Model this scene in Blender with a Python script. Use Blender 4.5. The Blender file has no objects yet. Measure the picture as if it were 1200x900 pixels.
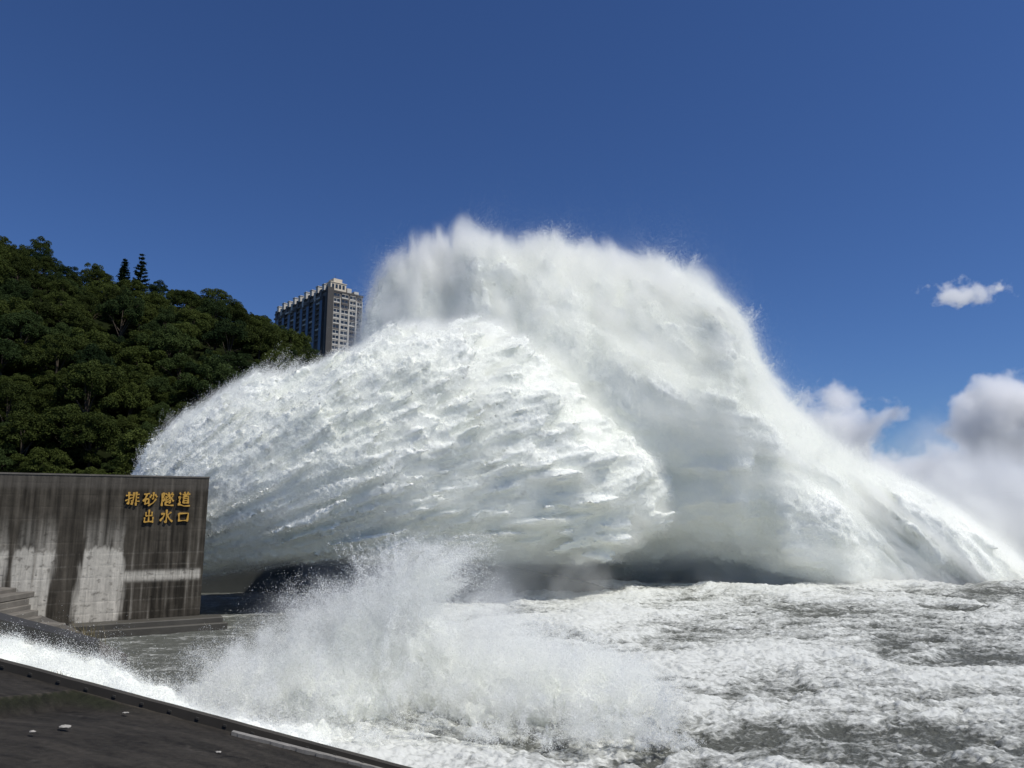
import bpy, bmesh, math, random, time
import numpy as np
from mathutils import Vector, Matrix
T0 = time.time()
def log(s): print('[%.1fs] %s' % (time.time() - T0, s))
rng = np.random.default_rng(11)
random.seed(5)
scene = bpy.context.scene
COL = scene.collection
R = math.radians

# ---------------------------------------------------------------- camera
EYE = 9.5
FPX = 857.0
PITCH = math.atan(150.0 / FPX)
cs, sn = math.cos(PITCH), math.sin(PITCH)
cam_d = bpy.data.cameras.new('camera')
cam = bpy.data.objects.new('camera', cam_d)
COL.objects.link(cam)
cam.location = (0, 0, EYE)
cam.rotation_euler = (R(90) + PITCH, 0, 0)
cam_d.sensor_width = 36
cam_d.lens = FPX / 1200 * 36
cam_d.clip_start = 0.1
cam_d.clip_end = 20000
scene.camera = cam

def ray(px, py):
    u = 450.0 - py
    return np.array([px - 600.0, FPX * cs - u * sn, FPX * sn + u * cs])
def P(px, py, Y):
    d = ray(px, py)
    return np.array([0, 0, EYE]) + d * (Y / d[1])
def PZ(px, py, z):
    d = ray(px, py)
    return np.array([0, 0, EYE]) + d * ((z - EYE) / d[2])

# ---------------------------------------------------------------- tags
def tag(o, label=None, cat=None, group=None, kind=None):
    if label: o['label'] = label
    if cat: o['category'] = cat
    if group: o['group'] = group
    if kind: o['kind'] = kind
    return o
def empty(name, loc=(0, 0, 0), rz=0):
    o = bpy.data.objects.new(name, None)
    COL.objects.link(o)
    o.location = loc
    o.rotation_euler = (0, 0, rz)
    o.empty_display_size = 0.3
    return o
def link(name, me, mat=None, parent=None):
    o = bpy.data.objects.new(name, me)
    COL.objects.link(o)
    if mat is not None and len(me.materials) == 0: me.materials.append(mat)
    if parent is not None: o.parent = parent
    return o

# ---------------------------------------------------------------- fast meshes
def np_mesh(name, v, faces, smooth=False):
    """v (n,3); faces: (m,3) or (m,4) int array"""
    v = np.ascontiguousarray(v, np.float32); faces = np.ascontiguousarray(faces, np.int32)
    me = bpy.data.meshes.new(name)
    k = faces.shape[1]; m = len(faces)
    me.vertices.add(len(v)); me.vertices.foreach_set('co', v.ravel())
    me.loops.add(m * k); me.loops.foreach_set('vertex_index', faces.ravel())
    me.polygons.add(m)
    me.polygons.foreach_set('loop_start', np.arange(0, m * k, k, dtype=np.int32))
    if smooth: me.polygons.foreach_set('use_smooth', np.ones(m, bool))
    me.update(calc_edges=True)
    return me
def grid_faces(nr, nc):
    i = np.arange(nr - 1)[:, None] * nc + np.arange(nc - 1)[None, :]
    return np.stack([i, i + 1, i + nc + 1, i + nc], -1).reshape(-1, 4)
def vattr(me, name, vals):
    a = me.attributes.new(name, 'FLOAT', 'POINT')
    a.data.foreach_set('value', np.ascontiguousarray(vals, np.float32).ravel())
def vcol(me, name, vals):
    a = me.attributes.new(name, 'FLOAT_COLOR', 'POINT')
    c = np.ones((len(vals), 4), np.float32); c[:, :3] = vals
    a.data.foreach_set('color', c.ravel())

class MB:
    """collects boxes and prisms for one mesh"""
    def __init__(s): s.v = []; s.f = []
    def add(s, vs, fs):
        b = len(s.v); s.v += [tuple(x) for x in vs]; s.f += [tuple(i + b for i in f) for f in fs]
    def box(s, o, ax, ay, az, x, y, z):
        """box in a frame (origin o, axes) over ranges x, y, z"""
        o, ax, ay, az = (np.array(q, float) for q in (o, ax, ay, az))
        vs = [o + ax * x[i] + ay * y[j] + az * z[k] for k in (0, 1) for j in (0, 1) for i in (0, 1)]
        s.add(vs, [(0, 2, 3, 1), (4, 5, 7, 6), (0, 1, 5, 4), (2, 6, 7, 3), (0, 4, 6, 2), (1, 3, 7, 5)])
    def tube(s, pts, rad, n=7):
        pts = [np.array(p, float) for p in pts]; rings = []
        for i, p in enumerate(pts):
            d = pts[min(i + 1, len(pts) - 1)] - pts[max(i - 1, 0)]
            d /= np.linalg.norm(d) + 1e-9
            a = np.cross(d, [0.3, 0.9, 0.1]); a /= np.linalg.norm(a) + 1e-9
            b = np.cross(d, a)
            r = rad[i] if hasattr(rad, '__len__') else rad
            rings.append([p + r * (math.cos(2 * math.pi * k / n) * a + math.sin(2 * math.pi * k / n) * b) for k in range(n)])
        vs = [q for r_ in rings for q in r_]; fs = []
        for i in range(len(pts) - 1):
            for k in range(n):
                fs.append((i * n + k, i * n + (k + 1) % n, (i + 1) * n + (k + 1) % n, (i + 1) * n + k))
        fs.append(tuple(range(n))[::-1]); fs.append(tuple((len(pts) - 1) * n + k for k in range(n)))
        s.add(vs, fs)
    def build(s, name, mat, parent=None, bevel=0, smooth=False):
        me = bpy.data.meshes.new(name)
        me.from_pydata([tuple(map(float, q)) for q in s.v], [], s.f)
        bm = bmesh.new(); bm.from_mesh(me)
        bmesh.ops.recalc_face_normals(bm, faces=bm.faces)
        if bevel: bmesh.ops.bevel(bm, geom=bm.edges[:], offset=bevel, segments=1, affect='EDGES')
        bm.to_mesh(me); bm.free()
        if smooth:
            for p in me.polygons: p.use_smooth = True
        return link(name, me, mat, parent)

# ---------------------------------------------------------------- numpy noise
_perm = np.concatenate([rng.permutation(256)] * 3).astype(np.int32)
_grad = rng.normal(size=(256, 3)).astype(np.float32)
_grad /= np.linalg.norm(_grad, axis=1)[:, None]
def perlin(p):
    p = np.asarray(p, np.float32); out = np.empty(len(p), np.float32)
    for a in range(0, len(p), 400000):
        q = p[a:a + 400000]
        i = np.floor(q).astype(np.int32); f = q - i; i &= 255
        w = f * f * f * (f * (f * 6 - 15) + 10)
        r = 0
        for dx in (0, 1):
            for dy in (0, 1):
                h = _perm[_perm[i[:, 0] + dx] + i[:, 1] + dy]
                for dz in (0, 1):
                    g = _grad[_perm[h + i[:, 2] + dz]]
                    d = g[:, 0] * (f[:, 0] - dx) + g[:, 1] * (f[:, 1] - dy) + g[:, 2] * (f[:, 2] - dz)
                    wt = (w[:, 0] if dx else 1 - w[:, 0]) * (w[:, 1] if dy else 1 - w[:, 1]) * (w[:, 2] if dz else 1 - w[:, 2])
                    r = r + d * wt
        out[a:a + 400000] = r * 1.6
    return out
def fbm(p, n=4, gain=.5, lac=2.03):
    p = np.asarray(p, np.float32); s = 0; a = 1.; t = 0
    for k in range(n):
        s = s + a * perlin(p + 17.3 * k); t += a; a *= gain; p = p * lac
    return s / t
def billow(p, n=4, gain=.5, lac=2.03):
    p = np.asarray(p, np.float32); s = 0; a = 1.; t = 0
    for k in range(n):
        s = s + a * (np.abs(perlin(p + 31.7 * k)) * 2 - .55); t += a; a *= gain; p = p * lac
    return s / t
def sstep(a, b, x):
    t = np.clip((x - a) / (b - a), 0, 1); return t * t * (3 - 2 * t)

# ---------------------------------------------------------------- materials
class NT:
    def __init__(s, name):
        s.m = bpy.data.materials.new(name); s.m.use_nodes = True
        s.t = s.m.node_tree; s.t.nodes.clear()
        s.out = s.t.nodes.new('ShaderNodeOutputMaterial')
    def n(s, typ, **kw):
        o = s.t.nodes.new(typ)
        for k, v in kw.items():
            if k in o.inputs: s.set(o.inputs[k], v)
            else: setattr(o, k, v)
        return o
    def set(s, sock, v):
        if isinstance(v, bpy.types.NodeSocket): s.t.links.new(v, sock)
        else: sock.default_value = v
    def noise(s, scale, detail=4, vec=None, rough=.55, dist=0):
        o = s.n('ShaderNodeTexNoise', Scale=scale, Detail=detail, Roughness=rough, Distortion=dist)
        if vec is not None: s.t.links.new(vec, o.inputs['Vector'])
        return o.outputs['Fac']
    def obj(s, scale=(1, 1, 1)):
        c = s.n('ShaderNodeTexCoord'); mp = s.n('ShaderNodeMapping'); s.t.links.new(c.outputs['Object'], mp.inputs['Vector'])
        mp.inputs['Scale'].default_value = scale; return mp.outputs[0]
    def ramp(s, f, stops):
        o = s.n('ShaderNodeValToRGB'); s.t.links.new(f, o.inputs[0]); e = o.color_ramp.elements
        while len(e) < len(stops): e.new(.5)
        for q, (p, c) in zip(e, stops): q.position = p; q.color = (*c, 1) if hasattr(c, '__len__') else (c, c, c, 1)
        return o.outputs[0]
    def mix(s, f, a, b, bt='MIX'):
        o = s.n('ShaderNodeMix', data_type='RGBA', blend_type=bt)
        for i, v in ((0, f), (6, a), (7, b)):
            if isinstance(v, tuple) and len(v) == 3: v = (*v, 1)
            s.set(o.inputs[i], v)
        return o.outputs[2]
    def math(s, op, a, b=0.0, clamp=False):
        o = s.n('ShaderNodeMath', operation=op, use_clamp=clamp); s.set(o.inputs[0], a); s.set(o.inputs[1], b); return o.outputs[0]
    def attr(s, name):
        return s.n('ShaderNodeAttribute', attribute_name=name)
    def bump(s, h, strength=.5, dist=.1):
        o = s.n('ShaderNodeBump', Strength=strength, Distance=dist); s.t.links.new(h, o.inputs['Height']); return o.outputs[0]
    def bsdf(s, col, rough=.8, normal=None, spec=.3, **kw):
        if isinstance(col, tuple) and len(col) == 3: col = (*col, 1)
        o = s.n('ShaderNodeBsdfPrincipled'); s.set(o.inputs['Base Color'], col); s.set(o.inputs['Roughness'], rough)
        o.inputs['Specular IOR Level'].default_value = spec
        for k, v in kw.items(): s.set(o.inputs[k], v)
        if normal is not None: s.t.links.new(normal, o.inputs['Normal'])
        return o.outputs[0]
    def done(s, surf):
        s.t.links.new(surf, s.out.inputs['Surface']); return s.m

def simple(name, col, rough=.8, var=.25, scale=1.5, spec=.3):
    t = NT(name); f = t.noise(scale, 6, t.obj())
    c = t.mix(f, tuple(x * (1 - var) for x in col), tuple(min(1, x * (1 + var)) for x in col))
    return t.done(t.bsdf(c, rough, t.bump(f, .3, .05), spec))

def white_water():
    t = NT('white_water')
    o = t.obj()
    f = t.noise(1.2, 7, o, .65)
    g = t.noise(.12, 3, o)
    c = t.mix(t.ramp(g, [(.35, 0.), (.65, 1.)]), (.89, .905, .83), (.915, .925, .87))
    return t.done(t.bsdf(c, .95, t.bump(f, .55, .25), .1))
def droplets(name='water_droplets', col=(.974, .978, .948)):
    t = NT(name)
    d = t.n('ShaderNodeBsdfDiffuse', Color=(*col, 1)); l = t.n('ShaderNodeBsdfTranslucent', Color=(*col, 1))
    m = t.n('ShaderNodeMixShader', Fac=.5)
    t.t.links.new(d.outputs[0], m.inputs[1]); t.t.links.new(l.outputs[0], m.inputs[2])
    return t.done(m.outputs[0])
M = {'white_water': white_water(), 'drop': droplets()}

# ---------------------------------------------------------------- light
SUN_AZ = math.atan2(.90, -.43)      # measured from +Y towards +X
SUN_EL = R(57)
S = Vector((math.sin(SUN_AZ) * math.cos(SUN_EL), math.cos(SUN_AZ) * math.cos(SUN_EL), math.sin(SUN_EL)))
sl = bpy.data.lights.new('sun', 'SUN'); sl.energy = 3.9; sl.angle = R(.53); sl.color = (1, .965, .91)
so = bpy.data.objects.new('sun', sl); COL.objects.link(so); so.rotation_euler = S.to_track_quat('Z', 'Y').to_euler()
w = bpy.data.worlds.new('World'); scene.world = w; w.use_nodes = True
wt = w.node_tree; bg = wt.nodes['Background']
sky = wt.nodes.new('ShaderNodeTexSky'); sky.sky_type = 'NISHITA'; sky.sun_disc = False
sky.sun_elevation = SUN_EL; sky.sun_rotation = SUN_AZ
sky.altitude = 300; sky.air_density = 1.0; sky.dust_density = 0.0; sky.ozone_density = 6.0
tint = wt.nodes.new('ShaderNodeMix'); tint.data_type = 'RGBA'; tint.blend_type = 'MULTIPLY'; tint.inputs[0].default_value = 1
wt.links.new(sky.outputs[0], tint.inputs[6]); tint.inputs[7].default_value = (.70, .89, 1.25, 1)
wt.links.new(tint.outputs[2], bg.inputs['Color']); bg.inputs['Strength'].default_value = .064
vs = scene.view_settings
vs.view_transform = 'Standard'; vs.look = 'None'; vs.exposure = 0; vs.gamma = 1
cy = scene.cycles
cy.max_bounces = 11; cy.diffuse_bounces = 8; cy.glossy_bounces = 3; cy.transmission_bounces = 4; cy.transparent_max_bounces = 12; cy.volume_bounces = 4
cy.use_denoising = True
try: cy.denoiser = 'OPENIMAGEDENOISE'
except Exception: pass
cy.use_adaptive_sampling = False
cy.caustics_reflective = False; cy.caustics_refractive = False
# ---------------------------------------------------------------- spray helpers
def flakes(name, pos, size, mat=None, label=None):
    """millions of droplets, each a tiny randomly turned face"""
    n = len(pos); pos = np.asarray(pos, np.float32)
    a = rng.normal(size=(n, 3)).astype(np.float32); a /= np.linalg.norm(a, axis=1)[:, None]
    b = rng.normal(size=(n, 3)).astype(np.float32); b -= a * (a * b).sum(1)[:, None]; b /= np.linalg.norm(b, axis=1)[:, None] + 1e-6
    s = np.broadcast_to(np.asarray(size, np.float32), (n,))[:, None]
    v = np.empty((n, 3, 3), np.float32)
    v[:, 0] = pos + a * s; v[:, 1] = pos - a * s * .5 + b * s * .87; v[:, 2] = pos - a * s * .5 - b * s * .87
    me = np_mesh(name, v.reshape(-1, 3), np.arange(n * 3, dtype=np.int32).reshape(-1, 3))
    o = link(name, me, mat or M['drop'])
    return tag(o, label, None, None, 'stuff')

def interp(x, xs, ys): return np.interp(x, xs, ys)

import openvdb
def iso_mesh(name, fn_base, fn_noise, lo, hi, h, band):
    """mesh of {sdf=0}; noise only near the surface. returns verts, faces(quads/tris)"""
    nx, ny, nz = [int((b - a) / h) + 1 for a, b in zip(lo, hi)]
    sdf = np.empty((nx, ny, nz), np.float32)
    ys = lo[1] + np.arange(ny) * h; zs = lo[2] + np.arange(nz) * h
    YY, ZZ = np.meshgrid(ys, zs, indexing='ij')
    for i in range(nx):
        pts = np.stack([np.full(YY.size, lo[0] + i * h), YY.ravel(), ZZ.ravel()], 1)
        d = fn_base(pts)
        m = np.abs(d) < band
        if m.any(): d[m] += fn_noise(pts[m])
        sdf[i] = d.reshape(ny, nz)
    # never touch the box walls
    sdf[0] = sdf[-1] = 1; sdf[:, 0] = 1; sdf[:, -1] = 1; sdf[:, :, 0] = np.maximum(sdf[:, :, 0], .1); sdf[:, :, -1] = 1
    g = openvdb.FloatGrid(background=5.0)
    g.copyFromArray(sdf)
    v, t, q = g.convertToPolygons(isovalue=0.0, adaptivity=0.0)
    v = v * h + np.array(lo)
    f = q if len(q) else t
    return v.astype(np.float32), f.astype(np.int32)

def vnormals(v, f):
    n = np.zeros_like(v)
    fn = np.cross(v[f[:, 2]] - v[f[:, 0]], v[f[:, 3]] - v[f[:, 1]]) if f.shape[1] == 4 else np.cross(v[f[:, 1]] - v[f[:, 0]], v[f[:, 2]] - v[f[:, 0]])
    for k in range(f.shape[1]):
        for c in range(3): n[:, c] += np.bincount(f[:, k], fn[:, c], len(v))
    return n / (np.linalg.norm(n, axis=1)[:, None] + 1e-9)

def stations(rows):
    """rows (px, top py, bottom py, depth, half depth) -> world tables over X"""
    out = []
    for px, t, b, Y, D in rows:
        pt = P(px, t, Y); pb = P(px, b, Y)
        out.append((pt[0], pt[2], pb[2], Y, D))
    a = np.array(out); return a[np.argsort(a[:, 0])]

# ---------------------------------------------------------------- the jet: front fan
ST_A = stations([(120, 645, 690, 70, 3), (150, 596, 690, 71, 4), (165, 568, 688, 72, 4.5), (200, 512, 683, 73, 5.5), (250, 477, 670, 74, 6.5), (300, 449, 661, 75, 7), (350, 446, 655, 76, 7.5),
                 (400, 423, 652, 77, 8), (467, 390, 652, 79.5, 8.5), (530, 382, 655, 82.5, 9), (600, 396, 660, 86, 9.5), (650, 440, 660, 89, 10), (700, 480, 655, 92, 10), (745, 520, 640, 95, 9.5), (790, 556, 622, 98.5, 8), (835, 585, 615, 103, 5)])
OA = P(60, 705, 68)
MA = np.array([.86, .12, .42]); MA /= np.linalg.norm(MA)
def base_body(st, p, e=2.2, lean=0):
    x = p[:, 0]
    zt = np.interp(x, st[:, 0], st[:, 1]); zb = np.interp(x, st[:, 0], st[:, 2]); yc = np.interp(x, st[:, 0], st[:, 3]); D = np.interp(x, st[:, 0], st[:, 4])
    H = (zt - zb) / 2; zc = (zt + zb) / 2
    if lean: yc = yc - 5 * sstep(-12, 8, x) * sstep(48, 30, x) * sstep(1.0, .1, (p[:, 2] - zc) / H) + 13 * np.clip((zc - p[:, 2]) / H, 0, 1) ** 1.7 * sstep(50, 20, x)
    r = (np.abs((p[:, 1] - yc) / D) ** e + np.abs((p[:, 2] - zc) / H) ** e) ** (1 / e)
    d = (r - 1) * np.minimum(D, H) * .9
    d = np.maximum(d, np.maximum(st[0, 0] - x, x - st[-1, 0]))
    return d.astype(np.float32)
def flow_a(p, f, stretch):
    r = p - OA; rho = np.linalg.norm(r, axis=1); n = r / rho[:, None]
    along = n @ MA
    q = 55 * (n - MA * along[:, None]) * f
    return q + MA * (rho * f * stretch)[:, None]
def noise_a(p):
    rho = np.linalg.norm(p - OA, axis=1)
    k = sstep(12, 75, rho)
    warp = np.stack([perlin(p * .12 + 9), perlin(p * .12 + 40), perlin(p * .12 + 77)], 1)
    pw = p + warp * (1.5 * k[:, None] + .3)
    big = billow(flow_a(pw, .09, .5), 2)
    lump = billow(flow_a(pw, .24, .30), 2)
    fine = billow(flow_a(pw, .66, .14), 2)
    k2 = sstep(45, 85, rho)
    lobes = billow(pw * np.array([.105, .105, .14]) + 3, 2)
    return -((1.5 * k + .5 * k2) * big + 2.6 * k2 * lobes + (1.0 * k + .35) * lump * 1.1 + (.62 + .2 * k) * fine)
vA, fA = iso_mesh('jet', lambda p: base_body(ST_A, p), noise_a, (-46, 60, -4), (34, 114, 42), .26, 6.0)
nA = vnormals(vA, fA)
log('jet A %d verts' % len(vA))
dA = billow(flow_a(vA, 1.5, .10), 3, .65)
vA2 = vA + nA * (dA * .42)[:, None]
me = np_mesh('jet_water', vA2, fA, True)
jet = link('jet_water', me, M['white_water'])
tag(jet, 'thick white fan of water shooting out from behind the lettered concrete wall', None, None, 'structure')

# ---------------------------------------------------------------- the back plume
ST_B = stations([(418, 430, 560, 97, 3), (430, 368, 640, 98, 6), (446, 328, 700, 99, 8), (476, 304, 706, 100, 9.5), (500, 290, 712, 100, 10.5), (520, 294, 712, 100, 10.5), (548, 274, 714, 101, 11), (562, 274, 714, 101, 11), (580, 294, 714, 101, 11.2), (612, 300, 714, 101, 11.5), (662, 290, 714, 102, 12), (702, 304, 714, 102, 12), (769, 316, 714, 103, 12),
                 (815, 330, 716, 103, 12), (838, 346, 718, 104, 12), (850, 385, 720, 104, 12), (864, 428, 725, 104, 12), (917, 472, 740, 105, 12), (958, 512, 760, 106, 12), (1034, 550, 780, 107, 12), (1085, 582, 790, 108, 12), (1162, 628, 790, 109, 11), (1260, 675, 780, 110, 9), (1300, 695, 760, 111, 6)])
def fall_b(p, f, s):
    lean = sstep(0, 45, p[:, 0]) * 1.05
    z = 45 - p[:, 2]
    x = p[:, 0] - lean * z
    return np.stack([x * f, p[:, 1] * f, p[:, 2] * f * s], 1)
def noise_b(p):
    warp = np.stack([perlin(p * .1 + 19), perlin(p * .1 + 4), perlin(p * .1 + 57)], 1)
    pw = p + warp * 2.0
    return -(1.6 * billow(fall_b(pw, .07, .55), 2) + .6 * billow(fall_b(pw, .22, .25), 2) + .35 * billow(fall_b(pw, .6, .2), 2) + 1.1 * billow(pw * .13 + 5, 3))
vB, fB = iso_mesh('plume', lambda p: base_body(ST_B, p, 2.1, 1) + 1.0, noise_b, (-26, 84, -3), (84, 134, 52), .34, 5.0)
nB = vnormals(vB, fB)
log('jet B %d verts' % len(vB))
dB = billow(fall_b(vB, 1.3, .25), 2, .6)
me = np_mesh('plume_water', vB + nB * (dB * .3)[:, None], fB, True)
plume = link('plume_water', me, M['white_water'])
tag(plume, 'towering back plume of falling white water rising above the jet into blue sky', None, None, 'structure')
# ---------------------------------------------------------------- river
def water_mat():
    t = NT('river_water')
    fo = t.attr('foam').outputs['Fac']
    o = t.obj()
    st = t.obj((.55, 1.0, 1.0))
    n1 = t.noise(.9, 8, st, .68, .6); n2 = t.noise(4.5, 6, st, .65, .4)
    f = t.math('ADD', fo, t.math('ADD', t.math('MULTIPLY', t.math('SUBTRACT', n1, .5), 1.5), t.math('MULTIPLY', t.math('SUBTRACT', n2, .5), 1.0)))
    f = t.ramp(f, [(.30, 0.), (.75, 1.)])
    bump = t.bump(t.math('ADD', n2, t.math('MULTIPLY', n1, 1.5)), .5, .2)
    wat = t.bsdf(t.mix(n1, (.10, .105, .088), (.17, .175, .15)), .30, t.bump(t.math('ADD', n2, t.math('MULTIPLY', n1, 1.5)), .9, .3), .3, IOR=1.33)
    foam = t.bsdf(t.mix(n2, (.47, .48, .43), (.79, .80, .755)), .9, bump, .1)
    m = t.n('ShaderNodeMixShader'); t.t.links.new(f, m.inputs[0]); t.t.links.new(wat, m.inputs[1]); t.t.links.new(foam, m.inputs[2])
    return t.done(m.outputs[0])
M['river'] = water_mat()
rows = np.concatenate([np.linspace(16, 26, 20)[:-1], 26 * (112 / 26) ** np.linspace(0, 1, 620), 112 * (9000 / 112) ** np.linspace(0, 1, 60)[1:]])
us = np.concatenate([np.linspace(-2.2, -.85, 60)[:-1], np.linspace(-.85, .85, 1150), np.linspace(.85, 2.2, 60)[1:]])
YY, UU = np.meshgrid(rows, us, indexing='ij'); XX = UU * (YY + 4)
p2 = np.stack([XX.ravel(), YY.ravel(), np.zeros(XX.size)], 1).astype(np.float32)
near = 1 - sstep(105, 160, p2[:, 1])
wp = p2 + np.stack([perlin(p2 * .11), perlin(p2 * .11 + 50), np.zeros(len(p2))], 1) * 3
q = wp * np.array([.6, 1, 1])
# rough water everywhere but the sheltered pool beside the wall
pool = sstep(-2, -9, p2[:, 0] + .15 * (p2[:, 1] - 40)) * sstep(36, 44, p2[:, 1])
rough = 1 - .9 * pool
hgt = 1.05 * fbm(q * .13, 2) + .42 * billow(q * .42, 3, .55) + .16 * billow(p2 * 1.5, 3, .6)
swell = .7 * np.exp(-((p2[:, 1] - 90) / 7) ** 2) * sstep(2, 15, p2[:, 0])
boil = np.exp(-((p2[:, 1] - 93 - .04 * p2[:, 0]) / 3.5) ** 2) * sstep(0, 10, p2[:, 0])
z = (hgt * rough + boil * (.35 + .5 * billow(p2 * .35, 3)) + .05 * fbm(p2 * .8, 2) * pool + swell) * near
base = .60 + .14 * sstep(70, 95, p2[:, 1])
base -= .30 * sstep(4, 16, p2[:, 0] - .0 * p2[:, 1]) * sstep(40, 27, p2[:, 1])
base -= .22 * sstep(25, 70, p2[:, 0]) 
base += .22 * np.exp(-(((p2[:, 0] - 6) / 12) ** 2 + ((p2[:, 1] - 45) / 14) ** 2))
base += .35 * fbm(q * .09 + 7, 3)
foam = base + .55 * hgt
foam = foam * rough + pool * (.16 + .25 * fbm(q * .3, 3))
p2[:, 2] = z
me = np_mesh('river_water', p2, grid_faces(len(rows), len(us)), True)
vattr(me, 'foam', foam)
river = link('river_water', me, M['river'])
tag(river, 'foaming grey green river churning below the jet', None, None, 'structure')
log('river')
# ---------------------------------------------------------------- spray around the jet
def pick(v, n, wgt):
    c = np.cumsum(wgt, dtype=np.float64); c /= c[-1]
    return np.minimum(np.searchsorted(c, rng.random(n)), len(v) - 1)
def toward(v, n):
    d = np.array([0, 0, EYE]) - v; d /= np.linalg.norm(d, axis=1)[:, None]
    return (d * n).sum(1)
# jet fan: fuzz that follows the streaks
nA = vnormals(vA2, fA)
face = toward(vA2, nA)
N = 1700000
i = pick(vA2, N, np.where(face > -.25, 1., .25))
p = vA2[i]; n = nA[i]
rho = np.linalg.norm(p - OA, axis=1); fl = (p - OA) / rho[:, None]
fl[:, 2] -= .25 * sstep(20, 70, rho); fl /= np.linalg.norm(fl, axis=1)[:, None]
wisp = sstep(.0, .7, fbm(flow_a(p, .35, .2), 2)) * sstep(-.35, .35, fl[:, 0] * 0 + n[:, 2] + .5 * (n * fl).sum(1))
lam = .12 + .75 * wisp * (.35 + .65 * sstep(10, 50, rho))
d = rng.exponential(1, N) * lam
p = p + n * (d * .75)[:, None] + fl * (d * 1.5 + rng.normal(0, .8, N))[:, None] + rng.normal(0, .05, (N, 3))
flakes('jet_spray', p, np.clip(rng.uniform(.025, .055, N) / (1 + .7 * d), .014, 1), label='fine spray torn off the streaked face of the jet')
# back plume: long soft falling curtains
vB2 = vB + nB * (dB * .3)[:, None]; nB = vnormals(vB2, fB)
face = toward(vB2, nB)
N = 3000000
top = sstep(-.2, .7, nB[:, 2]) * sstep(8, 22, vB2[:, 2])
i = pick(vB2, N, np.where(face > -.3, 1., .2) * (1 + 2.5 * top))
p = vB2[i]; n = nB[i]
tp = sstep(-.3, .8, n[:, 2])
lean = sstep(0, 45, p[:, 0]) * 1.05
fd = np.stack([lean, 0 * lean, -np.ones(N)], 1); fd /= np.linalg.norm(fd, axis=1)[:, None]
wisp = sstep(-.1, .7, fbm(fall_b(p, .3, .2), 2))
lam = .25 + 1.9 * wisp * (.3 + .7 * tp) + .5 * tp
d = rng.exponential(1, N) * lam
p = p + n * d[:, None] + fd * rng.normal(0, 1.3, N)[:, None] + rng.normal(0, .15, (N, 3))
p[:, 2] += tp * d * .5
ok = p[:, 2] > .05; sz = np.clip(rng.uniform(.035, .075, len(p)) / (1 + .8 * d), .013, 1)
p = p[ok]
flakes('plume_spray', p, sz[ok], label='soft falling spray hanging round the top and sides of the plume')
pts_ = []; szs_ = []
cand = np.nonzero((nB[:, 2] > .25) & (vB2[:, 2] > 14))[0]
for b in range(620):
    o = vB2[cand[rng.integers(len(cand))]] - np.array([0, 0, .8]); m = int(rng.uniform(900, 4000))
    lz = rng.exponential(1.1) + .5
    cl = rng.normal(size=(30, 3)) * np.array([.55, .55, .35])
    t = rng.random(m) ** .8
    ln = float(sstep(5, 45, o[0]))
    q = o + cl[rng.integers(0, 30, m)] * (.4 + t[:, None]) + rng.normal(0, .10, (m, 3))
    q[:, 2] += lz * t; q[:, 0] += rng.normal(.15 + .5 * ln, .35) * lz * t
    # tails drop back down
    dn = rng.random(m) < .5; fall_ = rng.exponential(1.6, m) * dn
    q[:, 2] -= fall_; q[:, 0] += fall_ * ln * .8
    pts_.append(q); szs_.append(np.where(dn, .022, .034) * rng.uniform(.6, 1.5, m))
candA = np.nonzero((nA[:, 2] > .3) & (vA2[:, 2] > 9))[0]
for b in range(420):
    o = vA2[candA[rng.integers(len(candA))]].copy(); m = int(rng.uniform(500, 2200)); r_ = o - OA; f_ = r_ / np.linalg.norm(r_); o -= f_ * .5
    up = f_ * rng.exponential(1.0) + np.array([0, 0, 1]) * rng.exponential(.35)
    t = rng.random(m) ** .8; cl = rng.normal(size=(20, 3)) * .32
    q = o + cl[rng.integers(0, 20, m)] * (.4 + t[:, None]) + rng.normal(0, .07, (m, 3)) + up * t[:, None]
    pts_.append(q); szs_.append(rng.uniform(.014, .034, m))
flakes('crest_spray', np.concatenate(pts_), np.concatenate(szs_), label='ragged bright crests of spray along the top of the plume')
log('spray')

# ---------------------------------------------------------------- splash at the end of the side chute
# the thick white heart of the splash
def blob_sdf(p):
    d = np.full(len(p), 9., np.float32)
    for cx, cy_, rx, ry, rz in ((-10.5, 40, 3.2, 2.4, 2.6), (-7.2, 40.5, 3.0, 2.3, 4.6), (-4.8, 40, 2.6, 2.2, 4.4), (-1.7, 39.5, 3.4, 2.6, 2.3), (2.2, 39, 4.0, 3.0, 1.4), (-8.5, 37, 3.0, 2.0, 1.8), (-13.5, 38, 2.6, 2.0, 1.3)):
        r = np.sqrt(((p[:, 0] - cx) / rx) ** 2 + ((p[:, 1] - cy_) / ry) ** 2 + (p[:, 2] / rz) ** 2)
        e_ = (r - 1) * min(rx, ry, rz)
        h_ = np.clip(.5 + .5 * (d - e_) / .8, 0, 1); d = d * (1 - h_) + e_ * h_ - .8 * h_ * (1 - h_)
    return d + .2
def blob_noise(p):
    w_ = p + np.stack([perlin(p * .5 + 2), perlin(p * .5 + 22), perlin(p * .5 + 52)], 1) * .7
    return -(.75 * billow(w_ * np.array([.75, .75, .45]), 3, .6) + .5 * billow(w_ * np.array([1.5, 1.5, .9]), 2) + .28 * billow(w_ * 3.3, 2))
vP, fP = iso_mesh('splash', blob_sdf, blob_noise, (-17, 31, -1), (13, 45, 7), .115, 2.5)
nP = vnormals(vP, fP)
tag(link('splash_water', np_mesh('splash_water', vP + nP * (billow(vP * 7, 2) * .06)[:, None], fP, True), M['white_water']), 'thick churning heart of the white splash', None, None, 'structure')
N = 1100000
i = pick(vP, N, np.where(toward(vP, nP) > -.3, 1., .3)); p = vP[i]; n = nP[i]
k = sstep(-.1, .55, fbm(p * np.array([.9, .9, .5]), 3))
dd = rng.exponential(1, N) * (.07 + .38 * k)
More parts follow.
